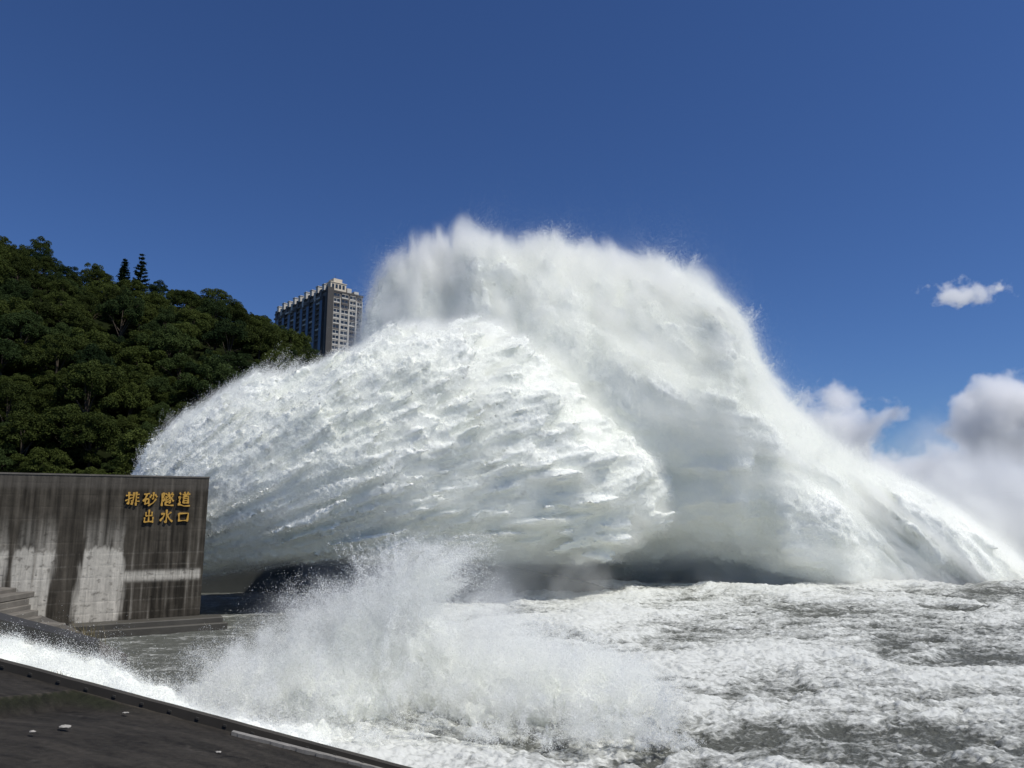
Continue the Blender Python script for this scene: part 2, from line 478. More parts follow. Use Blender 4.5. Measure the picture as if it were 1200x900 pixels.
p = p + n * dd[:, None]; p[:, 2] += dd * .5; p += rng.normal(0, .05, (N, 3))
pts = [p]; szs = [np.where(rng.random(N) < .05, rng.uniform(.018, .034, N), rng.uniform(.008, .02, N))]
nb = 620
ex = rng.uniform(-16, 7, nb); ey = rng.uniform(31.5, 44, nb)
env = np.interp(ex, [-17, -14, -12, -9, -6.5, -5.0, -3.4, -1, 2, 5, 8], [1.2, 3.2, 5.0, 6.4, 7.2, 7.6, 5.4, 4.4, 3.4, 2.0, 1.0])
for b in range(nb):
    h = env[b] * rng.uniform(.25, 1) ** .8 * float(np.interp(ey[b], [31.5, 36], [.22, 1]))
    vz = math.sqrt(2 * 9.8 * h); m = int(rng.uniform(900, 3000))
    vx = rng.normal(.5, 1.1); vy = rng.normal(0, 1.2)
    t = rng.uniform(0.0, 1.75, m) ** .8 * vz / 9.8
    cl = rng.normal(size=(20, 3)); sp = (cl[rng.integers(0, 20, m)] + rng.normal(size=(m, 3)) * .24) * (.10 + rng.uniform(.15, .55) * t)[:, None]
    q = np.stack([ex[b] + vx * t, ey[b] + vy * t, vz * t - 4.9 * t * t], 1) + sp
    pts.append(q); szs.append(np.where(rng.random(m) < .06, rng.uniform(.02, .035, m), rng.uniform(.008, .022, m)))
for b in range(46):           # tall lacy jets
    e0 = np.array([rng.normal(-6.3, .7), rng.normal(40, .7), 1.0]); h = rng.uniform(4.5, 7.0)
    vz = math.sqrt(2 * 9.8 * h); m = 2600
    vx = rng.normal(1.7, .9); vy = rng.normal(0, .8)
    t = rng.uniform(.25, 1.15, m) * vz / 9.8
    cl = rng.normal(size=(36, 3)) * .28
    q = np.stack([e0[0] + vx * t, e0[1] + vy * t, e0[2] + vz * t - 4.9 * t * t], 1) + cl[rng.integers(0, 36, m)] * (t * 1.3)[:, None] + rng.normal(0, .05, (m, 3))
    pts.append(q); szs.append(rng.uniform(.012, .032, m))
p = np.concatenate(pts); s = np.concatenate(szs)
ok = p[:, 2] > .05
flakes('splash_spray', p[ok], s[ok], label='bursting white splash where the side chute meets the river')
log('splash %d' % ok.sum())
# ---------------------------------------------------------------- air full of spray: real volumes
def vol_mat(name, build, step=.3, col=(.985, .987, .98), aniso=.15):
    t = NT(name); d = build(t)
    v = t.n('ShaderNodeVolumePrincipled'); v.inputs['Color'].default_value = (*col, 1); v.inputs['Anisotropy'].default_value = aniso
    t.t.links.new(d, v.inputs['Density']); t.t.links.new(v.outputs[0], t.out.inputs['Volume'])
    t.m.cycles.volume_step_rate = step
    return t.m
def vmath(t, op, a, b=None):
    o = t.n('ShaderNodeVectorMath', operation=op)
    t.set(o.inputs[0], a)
    if b is not None: t.set(o.inputs[1], b)
    return o.outputs['Value'] if op == 'LENGTH' else o.outputs[0]
def puff(name, c, r, dens, nscale, seed, label, power=1.5, contrast=2.2, cover=.1, step=.45, lo=None):
    bm = bmesh.new(); bmesh.ops.create_icosphere(bm, subdivisions=3, radius=1); me = bpy.data.meshes.new(name); bm.to_mesh(me); bm.free()
    def build(t):
        o = t.obj(); ln = vmath(t, 'LENGTH', o)
        q = vmath(t, 'MULTIPLY', o, tuple(r)); q = vmath(t, 'ADD', q, (seed, seed * .6, 0))
        n1 = t.noise(nscale, 5, q, .6, .4)
        fall = t.math('SUBTRACT', 1.0, t.math('POWER', ln, power), True)
        d = t.math('ADD', t.math('MULTIPLY', t.math('SUBTRACT', n1, .5), contrast), t.math('ADD', fall, cover - .5))
        return t.math('MULTIPLY', t.math('MULTIPLY', d, fall, True), dens)
    o = link(name, me, vol_mat(name + '_volume', build, step)); o.location = c; o.scale = r
    return tag(o, label, None, None, 'stuff')
# veils of mist: a fog grid that thickens inward from the mesh, torn by streaky noise
def fog(name, me, voxel, bandw, vec_fn, nscale, dens, k_in, k_n, label, step=1.5, detail=5, col=(.992, .993, .976)):
    def build(t):
        vi = t.n('ShaderNodeVolumeInfo')
        n1 = t.noise(nscale, detail, vec_fn(t), .62, .6)
        d = t.math('ADD', t.math('MULTIPLY', vi.outputs['Density'], k_in), t.math('MULTIPLY', t.math('SUBTRACT', n1, .5), k_n))
        d = t.math('MULTIPLY', t.math('SUBTRACT', d, .12), t.math('MULTIPLY', vi.outputs['Density'], 2.5, True), False)
        return t.math('MULTIPLY', t.math('MAXIMUM', d, 0.0), dens)
    m = vol_mat(name + '_volume', build, step, col)
    o = link(name, me, m)
    ng = bpy.data.node_groups.new(name + '_fog', 'GeometryNodeTree')
    ng.interface.new_socket('Geometry', in_out='INPUT', socket_type='NodeSocketGeometry'); ng.interface.new_socket('Geometry', in_out='OUTPUT', socket_type='NodeSocketGeometry')
    gi = ng.nodes.new('NodeGroupInput'); go = ng.nodes.new('NodeGroupOutput'); mv = ng.nodes.new('GeometryNodeMeshToVolume'); sm = ng.nodes.new('GeometryNodeSetMaterial')
    mv.resolution_mode = 'VOXEL_SIZE'; mv.inputs['Voxel Size'].default_value = voxel; mv.inputs['Density'].default_value = 1.0; mv.inputs['Interior Band Width'].default_value = bandw
    sm.inputs['Material'].default_value = m
    ng.links.new(gi.outputs[0], mv.inputs['Mesh']); ng.links.new(mv.outputs[0], sm.inputs[0]); ng.links.new(sm.outputs[0], go.inputs[0])
    md = o.modifiers.new('fog', 'NODES'); md.node_group = ng
    return tag(o, label, None, None, 'stuff')
def vec_b(t):
    o = t.obj(); sx = t.n('ShaderNodeSeparateXYZ'); t.t.links.new(o, sx.inputs[0])
    mr = t.n('ShaderNodeMapRange', interpolation_type='SMOOTHSTEP'); t.set(mr.inputs['Value'], sx.outputs[0]); mr.inputs['From Min'].default_value = 0; mr.inputs['From Max'].default_value = 45; mr.inputs['To Max'].default_value = 1.05
    x = t.math('ADD', sx.outputs[0], t.math('MULTIPLY', mr.outputs[0], t.math('SUBTRACT', sx.outputs[2], 45.0)))
    cb = t.n('ShaderNodeCombineXYZ'); t.set(cb.inputs[0], x); t.set(cb.inputs[1], sx.outputs[1]); t.set(cb.inputs[2], t.math('MULTIPLY', sx.outputs[2], .30))
    return cb.outputs[0]
def vec_a(t):
    r = vmath(t, 'SUBTRACT', t.obj(), tuple(OA)); rho = vmath(t, 'LENGTH', r); n = vmath(t, 'NORMALIZE', r)
    dt = t.n('ShaderNodeVectorMath', operation='DOT_PRODUCT'); t.set(dt.inputs[0], n); t.set(dt.inputs[1], tuple(MA))
    along = t.math('SUBTRACT', t.math('MULTIPLY', rho, .28), t.math('MULTIPLY', dt.outputs['Value'], 55.0))
    sc_ = t.n('ShaderNodeVectorMath', operation='SCALE'); t.set(sc_.inputs[0], tuple(MA)); t.set(sc_.inputs['Scale'], along)
    s2 = t.n('ShaderNodeVectorMath', operation='SCALE'); t.set(s2.inputs[0], n); s2.inputs['Scale'].default_value = 55
    return vmath(t, 'ADD', s2.outputs[0], sc_.outputs[0])
vS, fS = iso_mesh('shell', lambda p: base_body(ST_B, p, 2.1, 1) - 1.5, lambda p: -(1.3 * billow(fall_b(p, .07, .55), 2) + .8 * billow(p * .13 + 5, 2)), (-32, 80, -3), (92, 136, 58), .8, 7.0)
fog('plume_mist', np_mesh('plume_mist', vS, fS), .5, 3.2, vec_b, .42, 1.0, .60, 4.2, 'soft veil of falling mist wrapped round the tall plume')
vS, fS = iso_mesh('shellA', lambda p: base_body(ST_A, p) - 1.2, lambda p: noise_a(p) * .8, (-48, 58, -4), (38, 116, 44), .6, 6.0)
fog('jet_mist', np_mesh('jet_mist', vS, fS), .4, 1.9, vec_a, .55, 1.0, .55, 2.8, 'thin veil of spray over the face of the jet')
puff('landing_mist', (74, 110, 6), (42, 15, 23), .75, .09, 3.3, 'pale mist drifting over the far water where the plume lands')
puff('splash_mist', (-4, 40, 2.2), (14, 6, 6.2), .42, .30, 8.1, 'hanging haze of fine water round the splash')
puff('underside_mist', (-6, 85, 1.8), (27, 8.5, 7.5), .42, .16, 5.5, 'shaded mist hanging over the water under the jet')
puff('base_mist', (38, 93, .3), (36, 5.5, 4.0), .35, .22, 2.5, 'thin low mist along the far waterline at the foot of the plume')
log('volumes')
# ---------------------------------------------------------------- side chute, parapet and near bank
PX0, PZ0, PY0 = -16.0, 5.0, 24.0
SL = -.273
def zpar(x): return PZ0 + SL * (x - PX0)
def ypar(x): return PY0 + .078 * (x - PX0)
M['dark_concrete'] = simple('dark_wet_concrete', (.05, .045, .037), .85, .6, .8)
M['chute_wall'] = simple('chute_wall_concrete', (.05, .048, .043), .6, .4, .7)
def sloped_box(x0, x1, dy0, dy1, dz0, dz1, name, mat, n=40, wob=.0, lab=None, cat=None, kind=None):
    mb = MB(); xs = np.linspace(x0, x1, n)
    ring = []
    for x in xs:
        y = ypar(x); z = zpar(x); j = wob * random.uniform(-1, 1)
        ring.append([(x, y + dy0, z + dz0), (x, y + dy1, z + dz0), (x, y + dy1, z + dz1 + j), (x, y + dy0, z + dz1 + j)])
    vs_ = [q for r_ in ring for q in r_]; fs = []
    for i in range(n - 1):
        for k in range(4): fs.append((i * 4 + k, i * 4 + (k + 1) % 4, i * 4 + 4 + (k + 1) % 4, i * 4 + 4 + k))
    fs += [(0, 1, 2, 3), ((n - 1) * 4 + 3, (n - 1) * 4 + 2, (n - 1) * 4 + 1, (n - 1) * 4)]
    mb.add(vs_, fs); o = mb.build(name, mat)
    return tag(o, lab, cat, None, kind)
par = sloped_box(-34, 3.2, -.24, 0, -7, 0, 'chute_parapet', M['dark_concrete'], 60, .006,
           'dark sloping concrete parapet along the near edge of the side chute', 'parapet')
for k in range(26):
    mb = MB(); x = -20 + k * .85; mb.box((x, ypar(x) - .24, zpar(x) - .14), (1, 0, SL), (0, 1, 0), (0, 0, 1), (-.05, .05), (-.03, .01), (-.03, .03))
    mb.build('tie_bolt', M['chute_wall'], par)
div = sloped_box(-40, -15.6, 4.1, 4.9, -6, -.12, 'divider_wall', M['chute_wall'], 40, .01, 'low dark divider wall between white chute foam and the sheltered pool', 'wall')

# near bank: one height field from the platform under the camera to the parapet
xs = np.linspace(-40, 12, 620); ts = np.concatenate([np.linspace(0, .3, 30)[:-1], np.linspace(.3, 1, 330)])
TT, XX = np.meshgrid(ts, xs, indexing='ij')
yp = ypar(XX); YY = -14 + (yp - .25 + 14) * TT
bank_z = zpar(XX) - .28 + .075 * (yp - YY)
LX = [PZ(0, 818, 4.6), PZ(87, 809, 4.3), PZ(160, 829, 4.0), PZ(277, 858, 3.4)]
def on_bank(px, py):
    """where the ray of a photo point meets the bank plane"""
    d = ray(px, py); t = 0
    for Y in np.linspace(8, 26, 1800):
        q = np.array([0, 0, EYE]) + d * (Y / d[1])
        if q[2] <= zpar(q[0]) - .28 + .075 * (ypar(q[0]) - q[1]): return q
    return q
led = np.array([on_bank(*a) for a in ((-120, 815), (0, 818), (87, 809), (160, 829), (277, 858))])
face_b = np.array([on_bank(*a) for a in ((-120, 850), (0, 845), (80, 845), (160, 830), (277, 858.5))])
yl = np.interp(XX, led[:, 0], led[:, 1]); 
drop = np.interp(XX, led[:, 0], [.45, .45, .5, .1, 0])
near_s = sstep(.0, .95, yl - YY + .25 * fbm(np.stack([XX.ravel(), YY.ravel(), 0 * XX.ravel()], 1) * .9, 3).reshape(XX.shape))
flat = 7.8 * (1 - sstep(2.5, 9, YY)) + bank_z * sstep(2.5, 9, YY)
pp = np.stack([XX.ravel(), YY.ravel(), np.zeros(XX.size)], 1)
zz = np.where(YY < 9, np.maximum(flat, np.minimum(bank_z, flat)), bank_z).ravel() - (drop * near_s * np.clip(1 - (yl - YY) / 9, 0, 1)).ravel()
zz += .05 * fbm(pp * .7, 3) + .018 * fbm(pp * 4, 3)
pp[:, 2] = zz
me = np_mesh('near_bank', pp, grid_faces(len(ts), len(xs)), True)
moss = (sstep(.0, .05, yl - YY) * sstep(.75, .3, yl - YY) * sstep(.05, .3, drop)).ravel()
edge = (np.exp(-((yl - YY + .06) / .07) ** 2) * np.where(XX < led[-1, 0] + 2, 1, 0)).ravel()
nz = fbm(pp * np.array([.5, 1.6, 1]), 4); nf = fbm(pp * 7, 3)
st2 = fbm(pp * np.array([.25, 2.2, 1]) + 11, 4); crk = np.exp(-(perlin(pp * .55 + 3) / .018) ** 2) * sstep(.0, .3, fbm(pp * .3 + 30, 2))
c = np.array([.040, .035, .028]) * np.clip(1 + .9 * nz + .7 * nf + .6 * st2 - .6 * crk, .2, 3)[:, None]
c += np.array([.05, .046, .04]) * (sstep(.3, .6, fbm(pp * np.array([.6, 1.2, 1]) + 70, 4)) * sstep(-.1, .4, nf))[:, None]
c = c * (1 - moss[:, None]) + np.array([.022, .024, .012]) * (1 + .9 * nf)[:, None] * moss[:, None]
c += np.array([.05, .042, .03]) * (edge * (.6 + .5 * nz))[:, None]
vcol(me, 'tint', np.clip(c, .004, 1))
t = NT('bank_asphalt'); a = t.attr('tint').outputs['Color']; f = t.noise(16, 9, t.obj(), .75)
M['bank'] = t.done(t.bsdf(t.mix(.5, a, t.mix(f, (.2, .2, .2), (1.8, 1.8, 1.8)), 'MULTIPLY'), .85, t.bump(f, 1.0, .09), .25))
tag(link('near_bank', me, M['bank']), 'dark stained bank sloping down beside the side chute', None, None, 'structure')
# pale kerb strip
k0 = on_bank(272, 861); k1 = on_bank(418, 897); k2 = k1 + (k1 - k0) * .25
mb = MB(); n = 24
for i in range(n):
    a_ = k0 + (k2 - k0) * i / n; b_ = k0 + (k2 - k0) * (i + .985) / n
    d_ = (b_ - a_); L = np.linalg.norm(d_); d_ /= L
    mb.box(a_ + np.array([0, 0, .0]), d_, (0, 1, 0), (0, 0, 1), (0, L), (-.09 + random.uniform(-.02, .02), .09), (-.12, .11))
tag(mb.build('kerb', simple('pale_kerb', (.22, .21, .19), .8, .5, 3)), 'pale strip of kerb running down the dark bank', None, None, 'structure')
# ---------------------------------------------------------------- foam sliding down the chute
xs = np.linspace(-36, -4.0, 700); vs2 = np.linspace(0, 1, 150)
VV, XX = np.meshgrid(vs2, xs, indexing='ij')
wid = 4.08 + 5 * sstep(-14, -5, XX)
YY = ypar(XX) + .01 + VV * wid
zc = zpar(XX) - .75
out = sstep(-14.5, -9, XX) * sstep(.1, .6, VV)
zc = np.maximum(zc * (1 - out * .6), -.25) - 1.8 * sstep(-8.5, -4.3, XX + 1.5 * fbm(np.stack([XX.ravel(), YY.ravel(), 0 * XX.ravel()], 1) * .6, 2).reshape(XX.shape)) 
pp = np.stack([XX.ravel(), YY.ravel(), zc.ravel()], 1)
bl = billow(pp * np.array([.7, 1.1, 1]), 4, .55)
pp[:, 2] += .45 * bl + .35 * sstep(.9, .3, VV).ravel() * sstep(-30, -10, XX).ravel()
edge_ = np.minimum(1, VV.ravel() / .06)
pp[:, 2] = np.where(edge_ < 1, np.minimum(pp[:, 2], zpar(pp[:, 0]) - .06), pp[:, 2])
me = np_mesh('chute_water', pp, grid_faces(150, 700), True)
tag(link('chute_water', me, M['white_water']), 'white foaming water sliding down the side chute', None, None, 'structure')
N = 900000
i = rng.integers(0, len(pp), N); p = pp[i].copy()
p = p[(p[:, 0] > -24)]; n_ = len(p)
k = sstep(-.3, .6, fbm(p * .8, 3))
p += rng.normal(0, .06, (n_, 3)); p[:, 2] += rng.exponential(1, n_) * (.05 + .35 * k * sstep(-24, -12, p[:, 0]) * (1 - .6 * sstep(-9, -4, p[:, 0])))
p = p[p[:, 1] > ypar(p[:, 0]) + .02]
flakes('chute_spray', p, rng.uniform(.006, .018, len(p)), label='fine white spray skipping over the foam in the chute')

# ---------------------------------------------------------------- lettered concrete wall
WA = R(29)
WD = np.array([-math.cos(WA), -math.sin(WA), 0]); WN = np.array([math.sin(WA), -math.cos(WA), 0])
W0 = P(239, 650, 64); W0[2] = 0
def on_wall(px, py):
    d = ray(px, py); o = np.array([0, 0, EYE]); t = ((W0 - o) @ WN) / (d @ WN); q = o + d * t
    return (q - W0) @ WD, q[2]
WTOP = on_wall(244, 560)[1]
U = lambda px, py=650: on_wall(px, py)[0]
nu, nz_ = 760, 330
us_ = np.linspace(0, 34, nu); zs_ = np.linspace(-2.5, WTOP - .02, nz_)
ZZ, UU = np.meshgrid(zs_, us_, indexing='ij'); uu = UU.ravel(); z1 = ZZ.ravel()
q = np.stack([uu, z1, 0 * uu], 1)
def vst(fu, fz, seed): return fbm(np.stack([uu * fu, z1 * fz, np.full_like(uu, seed)], 1), 4)
def band(px0, px1, soft=.25, wob=.7):
    a_, b_ = sorted((U(px0), U(px1))); w_ = wob * vst(2.2, .22, px0)
    return sstep(a_ - soft, a_ + soft, uu + w_) * sstep(b_ + soft, b_ - soft, uu + w_)
Zp = lambda py, px=150: on_wall(px, py)[1]
stre = vst(2.6, .10, 3.); fine = vst(7., .5, 8.); blot = vst(.8, .8, 21.)
light = np.zeros_like(uu)
zl = Zp(642)                                        # upper limit of clean concrete
low = sstep(zl + .15, zl - .25, z1 + .3 * fine + .5 * stre + .25 * blot)
midz = sstep(Zp(600), Zp(642), z1 * -1 * 0 + z1) if False else sstep(Zp(596), Zp(640), z1)
for a_, b_, s_ in ((18, 63, 1.), (96, 146, 1.), (-60, 7, .9), (-260, -80, .8)):
    bnd = band(a_, b_)
    light = np.maximum(light, bnd * s_ * (low * (.86 + .3 * stre) + (1 - low) * midz * (.28 + .5 * stre)))
rb = band(146, 236, .1, .05) * np.exp(-((z1 - Zp(674, 190)) / .42) ** 4)
light = np.maximum(light, rb * (.75 + .5 * fine))
right = band(146, 240, .15)
light = np.maximum(light, right * sstep(.15, .6, stre) * .35 * sstep(Zp(600), Zp(690), z1))
light *= 1 - .65 * sstep(.2, .45, fine) * (1 - .4 * low)
flk = fbm(q * np.array([1.7, 2.1, 1]) + 33, 5, .62)
light *= 1 - .55 * sstep(.12, .4, flk)
light *= 1 - .55 * sstep(.15, .5, vst(1.7, .06, 44.))
lines = sum(np.exp(-((z1 - zk) / .05) ** 2) for zk in np.arange(0.6, WTOP, .93))
light = np.clip(light + .10 * lines * (.5 + fine + blot) * low, 0, 1)
cap = sstep(WTOP - 1.35, WTOP - .8, z1 + .2 * stre)
dark = np.array([.035, .030, .022]) * (1 + .9 * stre + .5 * fine)[:, None]
dark = np.clip(dark, .008, 1)
grey = np.array([.108, .094, .073]) * (1 + .45 * stre + .35 * blot)[:, None]
g = np.clip(.22 + .9 * stre + .35 * blot, 0, 1)
pil = np.maximum(band(66, 97, .2), .6 * band(4, 18, .15))
g = np.maximum(g, .45 * cap + .0); g = np.clip(g * (1 - .3 * pil) + .12 * pil, 0, 1)
c = dark * (1 - g[:, None]) + grey * g[:, None]
c = c * (1 - .55 * cap[:, None]) + np.array([.12, .108, .09]) * ((.75 + .5 * stre + .3 * fine)[:, None]) * .55 * cap[:, None]
c = c * (1 - light[:, None]) + np.array([.60, .56, .47]) * (1 + .22 * fine + .12 * blot)[:, None] * light[:, None]
holes = sstep(.42, .5, fbm(q * np.array([2.2, 5, 1]) + 60, 2)) * low * np.exp(-((np.mod(z1, 1.86) - .9) / .22) ** 2)
c *= (1 - .4 * holes)[:, None]
off = -.016 * np.minimum(lines, 1) * np.clip(.5 + blot * 1.5, 0, 1) + .03 * fine * .6 - .03 * holes
xyz = W0 + WD * uu[:, None] + np.array([0, 0, 1.]) * z1[:, None] + WN * off[:, None]
me = np_mesh('concrete_wall', xyz, grid_faces(nz_, nu)[:, ::-1], True)
vcol(me, 'tint', np.clip(c, .004, .8))
t = NT('stained_concrete'); a = t.attr('tint').outputs['Color']; f = t.noise(2.4, 8, t.obj(), .7)
M['stained'] = t.done(t.bsdf(t.mix(.6, a, t.mix(f, (.45, .45, .45), (1.55, 1.55, 1.55)), 'MULTIPLY'), .9, t.bump(f, .5, .05), .2))
wall = empty('concrete_wall', W0)
tag(wall, 'tall stained concrete wall with gold Chinese lettering beside the water jet', 'wall')
def wl(o): o.parent = wall; o.matrix_parent_inverse = Matrix.Translation(-Vector(W0)); return o
wl(link('wall_face', me, M['stained']))
mb = MB()
mb.box(W0, WD, -WN, (0, 0, 1), (0, 34), (.06, 2.2), (-2.5, WTOP - .03))
wl(mb.build('wall_body', simple('wall_concrete', (.10, .092, .078), .9, .4, 1)))
mb = MB(); mb.box(W0, WD, -WN, (0, 0, 1), (-.03, 34), (-.05, 2.25), (WTOP - .028, WTOP + .10))
wl(mb.build('coping', simple('coping_concrete', (.13, .118, .10), .9, .4, 1.5)))
# gold brush characters, each stroke a swelling ribbon
ST = {
'a': [[(3,70),(40,76)],[(24,96),(25,50),(25,14),(13,20)],[(2,34),(40,54)],[(57,94),(57,50),(45,6)],[(75,97),(75,52),(75,0)],[(42,73),(57,76)],[(42,54),(57,57)],[(39,32),(57,37)],[(75,76),(95,80)],[(75,54),(94,57)],[(75,31),(99,31)]],
'b': [[(4,82),(44,88)],[(26,85),(17,58),(1,32)],[(16,48),(17,10)],[(16,48),(41,51),(38,14)],[(17,18),(38,20)],[(71,98),(71,50),(63,56)],[(58,80),(47,58)],[(82,82),(97,62)],[(92,52),(72,22),(38,2)]],
'c': [[(8,92),(8,0)],[(8,90),(27,90),(17,66),(28,46),(14,36)],[(54,98),(61,84)],[(86,98),(77,85)],[(44,80),(96,83)],[(68,82),(46,62)],[(60,72),(74,56),(72,28),(60,22)],[(67,58),(44,42)],[(70,44),(46,26)],[(90,72),(76,60)],[(76,58),(97,34)],[(34,92),(41,82)],[(31,64),(41,65),(35,44),(42,30),(31,16)],[(29,12),(52,6),(99,5)]],
'd': [[(50,99),(57,86)],[(82,99),(73,87)],[(36,81),(97,85)],[(64,82),(59,70)],[(45,69),(45,22)],[(45,69),(84,71),(83,20)],[(47,54),(82,55)],[(47,39),(82,40)],[(46,24),(82,25)],[(13,94),(22,80)],[(4,61),(22,63),(11,40),(20,26),(6,13)],[(2,12),(24,12),(52,3),(100,5)]],
'e': [[(50,99),(50,54),(50,8)],[(23,80),(23,52)],[(22,52),(77,56)],[(77,83),(76,50)],[(14,42),(13,6)],[(12,8),(88,12)],[(88,45),(87,2)]],
'f': [[(50,99),(51,50),(50,4),(37,14)],[(9,66),(36,70),(26,42),(3,16)],[(86,80),(55,56)],[(54,60),(74,30),(99,10)]],
'g': [[(16,84),(21,10)],[(15,82),(86,86),(80,10)],[(20,17),(80,21)]],
}
def stroke_mesh(mb, pts, o, sc, base):
    pts = np.array(pts, float)
    if len(pts) > 2:                                 # smooth the bends a little
        d_ = np.concatenate([[0], np.cumsum(np.linalg.norm(np.diff(pts, axis=0), axis=1))])
    else: d_ = np.array([0, np.linalg.norm(pts[1] - pts[0])])
    tt = np.linspace(0, d_[-1], max(6, int(d_[-1] / 6)))
    c_ = np.stack([np.interp(tt, d_, pts[:, 0]), np.interp(tt, d_, pts[:, 1])], 1)
    tg = np.gradient(c_, axis=0); tg /= np.linalg.norm(tg, axis=1)[:, None] + 1e-9
    nn = np.stack([-tg[:, 1], tg[:, 0]], 1)
    s_ = tt / d_[-1]
    horiz = abs(pts[-1][0] - pts[0][0]) > abs(pts[-1][1] - pts[0][1])
    wd = (4.6 if horiz else 6.2) * (1.0 + .35 * np.cos(s_ * 2 * math.pi)) * np.where(s_ > .93, .75, 1) * np.where(s_ < .04, .8, 1)
    L = c_ + nn * wd[:, None]; Rr = c_ - nn * wd[:, None]
    front = base; n_ = len(c_); vs_ = []
    for dep in (0.0, front):
        for arr in (L, Rr):
            for x_, y_ in arr: vs_.append(W0 + WD * (o[0] - x_ * sc[0]) + np.array([0, 0, o[1] + y_ * sc[1]]) + WN * dep)
    fs = []
    for i in range(n_ - 1):
        a0, a1, b0, b1 = i, i + 1, n_ + i, n_ + i + 1
        fs += [(2 * n_ + a0, 2 * n_ + a1, 2 * n_ + b1, 2 * n_ + b0), (a0, a1, 2 * n_ + a1, 2 * n_ + a0), (b1, b0, 2 * n_ + b0, 2 * n_ + b1)]
    fs += [(0, n_, 3 * n_, 2 * n_), (n_ - 1, 3 * n_ - 1, 4 * n_ - 1, 2 * n_ - 1)]
    mb.add(vs_, fs)
M['gold'] = simple('gold_paint', (.52, .30, .055), .5, .25, 2, .4)
for ch, x0, x1, y0, y1 in (('a', 146, 164.5, 576, 592.5), ('b', 167, 185, 576.5, 593), ('c', 188, 204.5, 577, 593), ('d', 207.5, 223.5, 576.5, 593.5),
                           ('e', 167, 181.5, 597, 613), ('f', 186.5, 203, 597, 613), ('g', 206, 223, 599.5, 612.5)):
    ua, za = on_wall(x0, y1); ub, zb = on_wall(x1, y0)
    mb = MB()
    for k, s_ in enumerate(ST[ch]): stroke_mesh(mb, s_, (ua, za), ((ua - ub) / 100, (zb - za) / 100), .17 + .004 * k)
    wl(mb.build('gold_character', M['gold']))
log('wall')
# ledge, ramp and stone bank at the foot of the wall
M['ledge'] = simple('wet_ledge_concrete', (.075, .070, .058), .55, .5, .9)
mb = MB()
mb.box(W0, WD, WN, (0, 0, 1), (-1.6, 9.5), (.08, 2.0), (-2, .95)); mb.box(W0, WD, WN, (0, 0, 1), (-1.9, 10), (2.0, 2.6), (-2, .55))
tag(mb.build('foundation_ledge', M['ledge'], None, .06), 'wet concrete ledge along the foot of the lettered wall', 'ledge')
def slab(name, pts, thick, mat):
    mb = MB(); n_ = len(pts); pts = [np.array(p_) for p_ in pts]
    mb.add(pts + [p_ - np.array([0, 0, thick]) for p_ in pts], [tuple(range(n_))] + [tuple(range(2 * n_ - 1, n_ - 1, -1))] + [(i, (i + 1) % n_, n_ + (i + 1) % n_, n_ + i) for i in range(n_)])
    return mb.build(name, mat)
rp = slab('concrete_ramp', [P(24, 726, 52), P(48, 721, 56), P(84, 735, 57), P(150, 768, 47), P(118, 776, 43), P(60, 757, 45)], 6, simple('ramp_concrete', (.10, .092, .08), .8, .35, .8))
tag(rp, 'sloping grey concrete ramp running down to the sheltered pool', 'ramp')
mb = MB(); rr = random.Random(3)
for lay in range(11):
    t_ = lay / 10
    zb_ = 4.3 - t_ * 3.6; x_end = P(np.interp(t_, [0, .5, 1], [-25, 8, 30]), 700, 50 - 3.2 * t_)[0] - 1; x = -46
    while x < x_end + 1:
        L = rr.uniform(.8, 2.0); dy = rr.uniform(-.25, .25)
        mb.box((x, 50 - 3.2 * t_ + dy, zb_), (1, rr.uniform(-.08, .08), rr.uniform(-.05, .03)), (0, 1, 0), (0, 0, 1), (0, L * .97), (0, 3.5), (-.40, rr.uniform(-.03, .05)))
        x += L
so_ = mb.build('stone_revetment', simple('bank_stone', (.16, .145, .12), .9, .55, 1.1), None, .05)
tag(so_, 'stepped bank of rough grey stone blocks at the left foot of the wall', 'stone bank')
# ground under and behind the wall, and a dark backdrop added for the shaded gap under the jet
def hf(name, x0, x1, y0, y1, nx, ny, fz, mat, lab):
    xx = np.linspace(x0, x1, nx); yy = np.linspace(y0, y1, ny); Y_, X_ = np.meshgrid(yy, xx, indexing='ij')
    p_ = np.stack([X_.ravel(), Y_.ravel(), fz(X_, Y_).ravel()], 1)
    o = link(name, np_mesh(name, p_, grid_faces(ny, nx), True), mat); return tag(o, lab, None, None, 'structure')
M['shade_dark'] = simple('painted_shade_dark', (.08, .083, .072), .9, .4, .3)  # dark tone stands in for the shadow beneath the jet
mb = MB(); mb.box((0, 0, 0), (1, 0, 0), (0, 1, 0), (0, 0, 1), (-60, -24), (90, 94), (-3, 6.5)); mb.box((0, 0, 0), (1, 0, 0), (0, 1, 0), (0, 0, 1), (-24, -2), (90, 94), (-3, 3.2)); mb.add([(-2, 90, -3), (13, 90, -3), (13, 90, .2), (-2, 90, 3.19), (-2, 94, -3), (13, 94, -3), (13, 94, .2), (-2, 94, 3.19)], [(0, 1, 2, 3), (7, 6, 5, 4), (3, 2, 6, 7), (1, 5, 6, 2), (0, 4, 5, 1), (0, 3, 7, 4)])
tag(mb.build('shade_backdrop', M['shade_dark']), 'added dark backdrop standing in for the shade under the jet', 'wall')
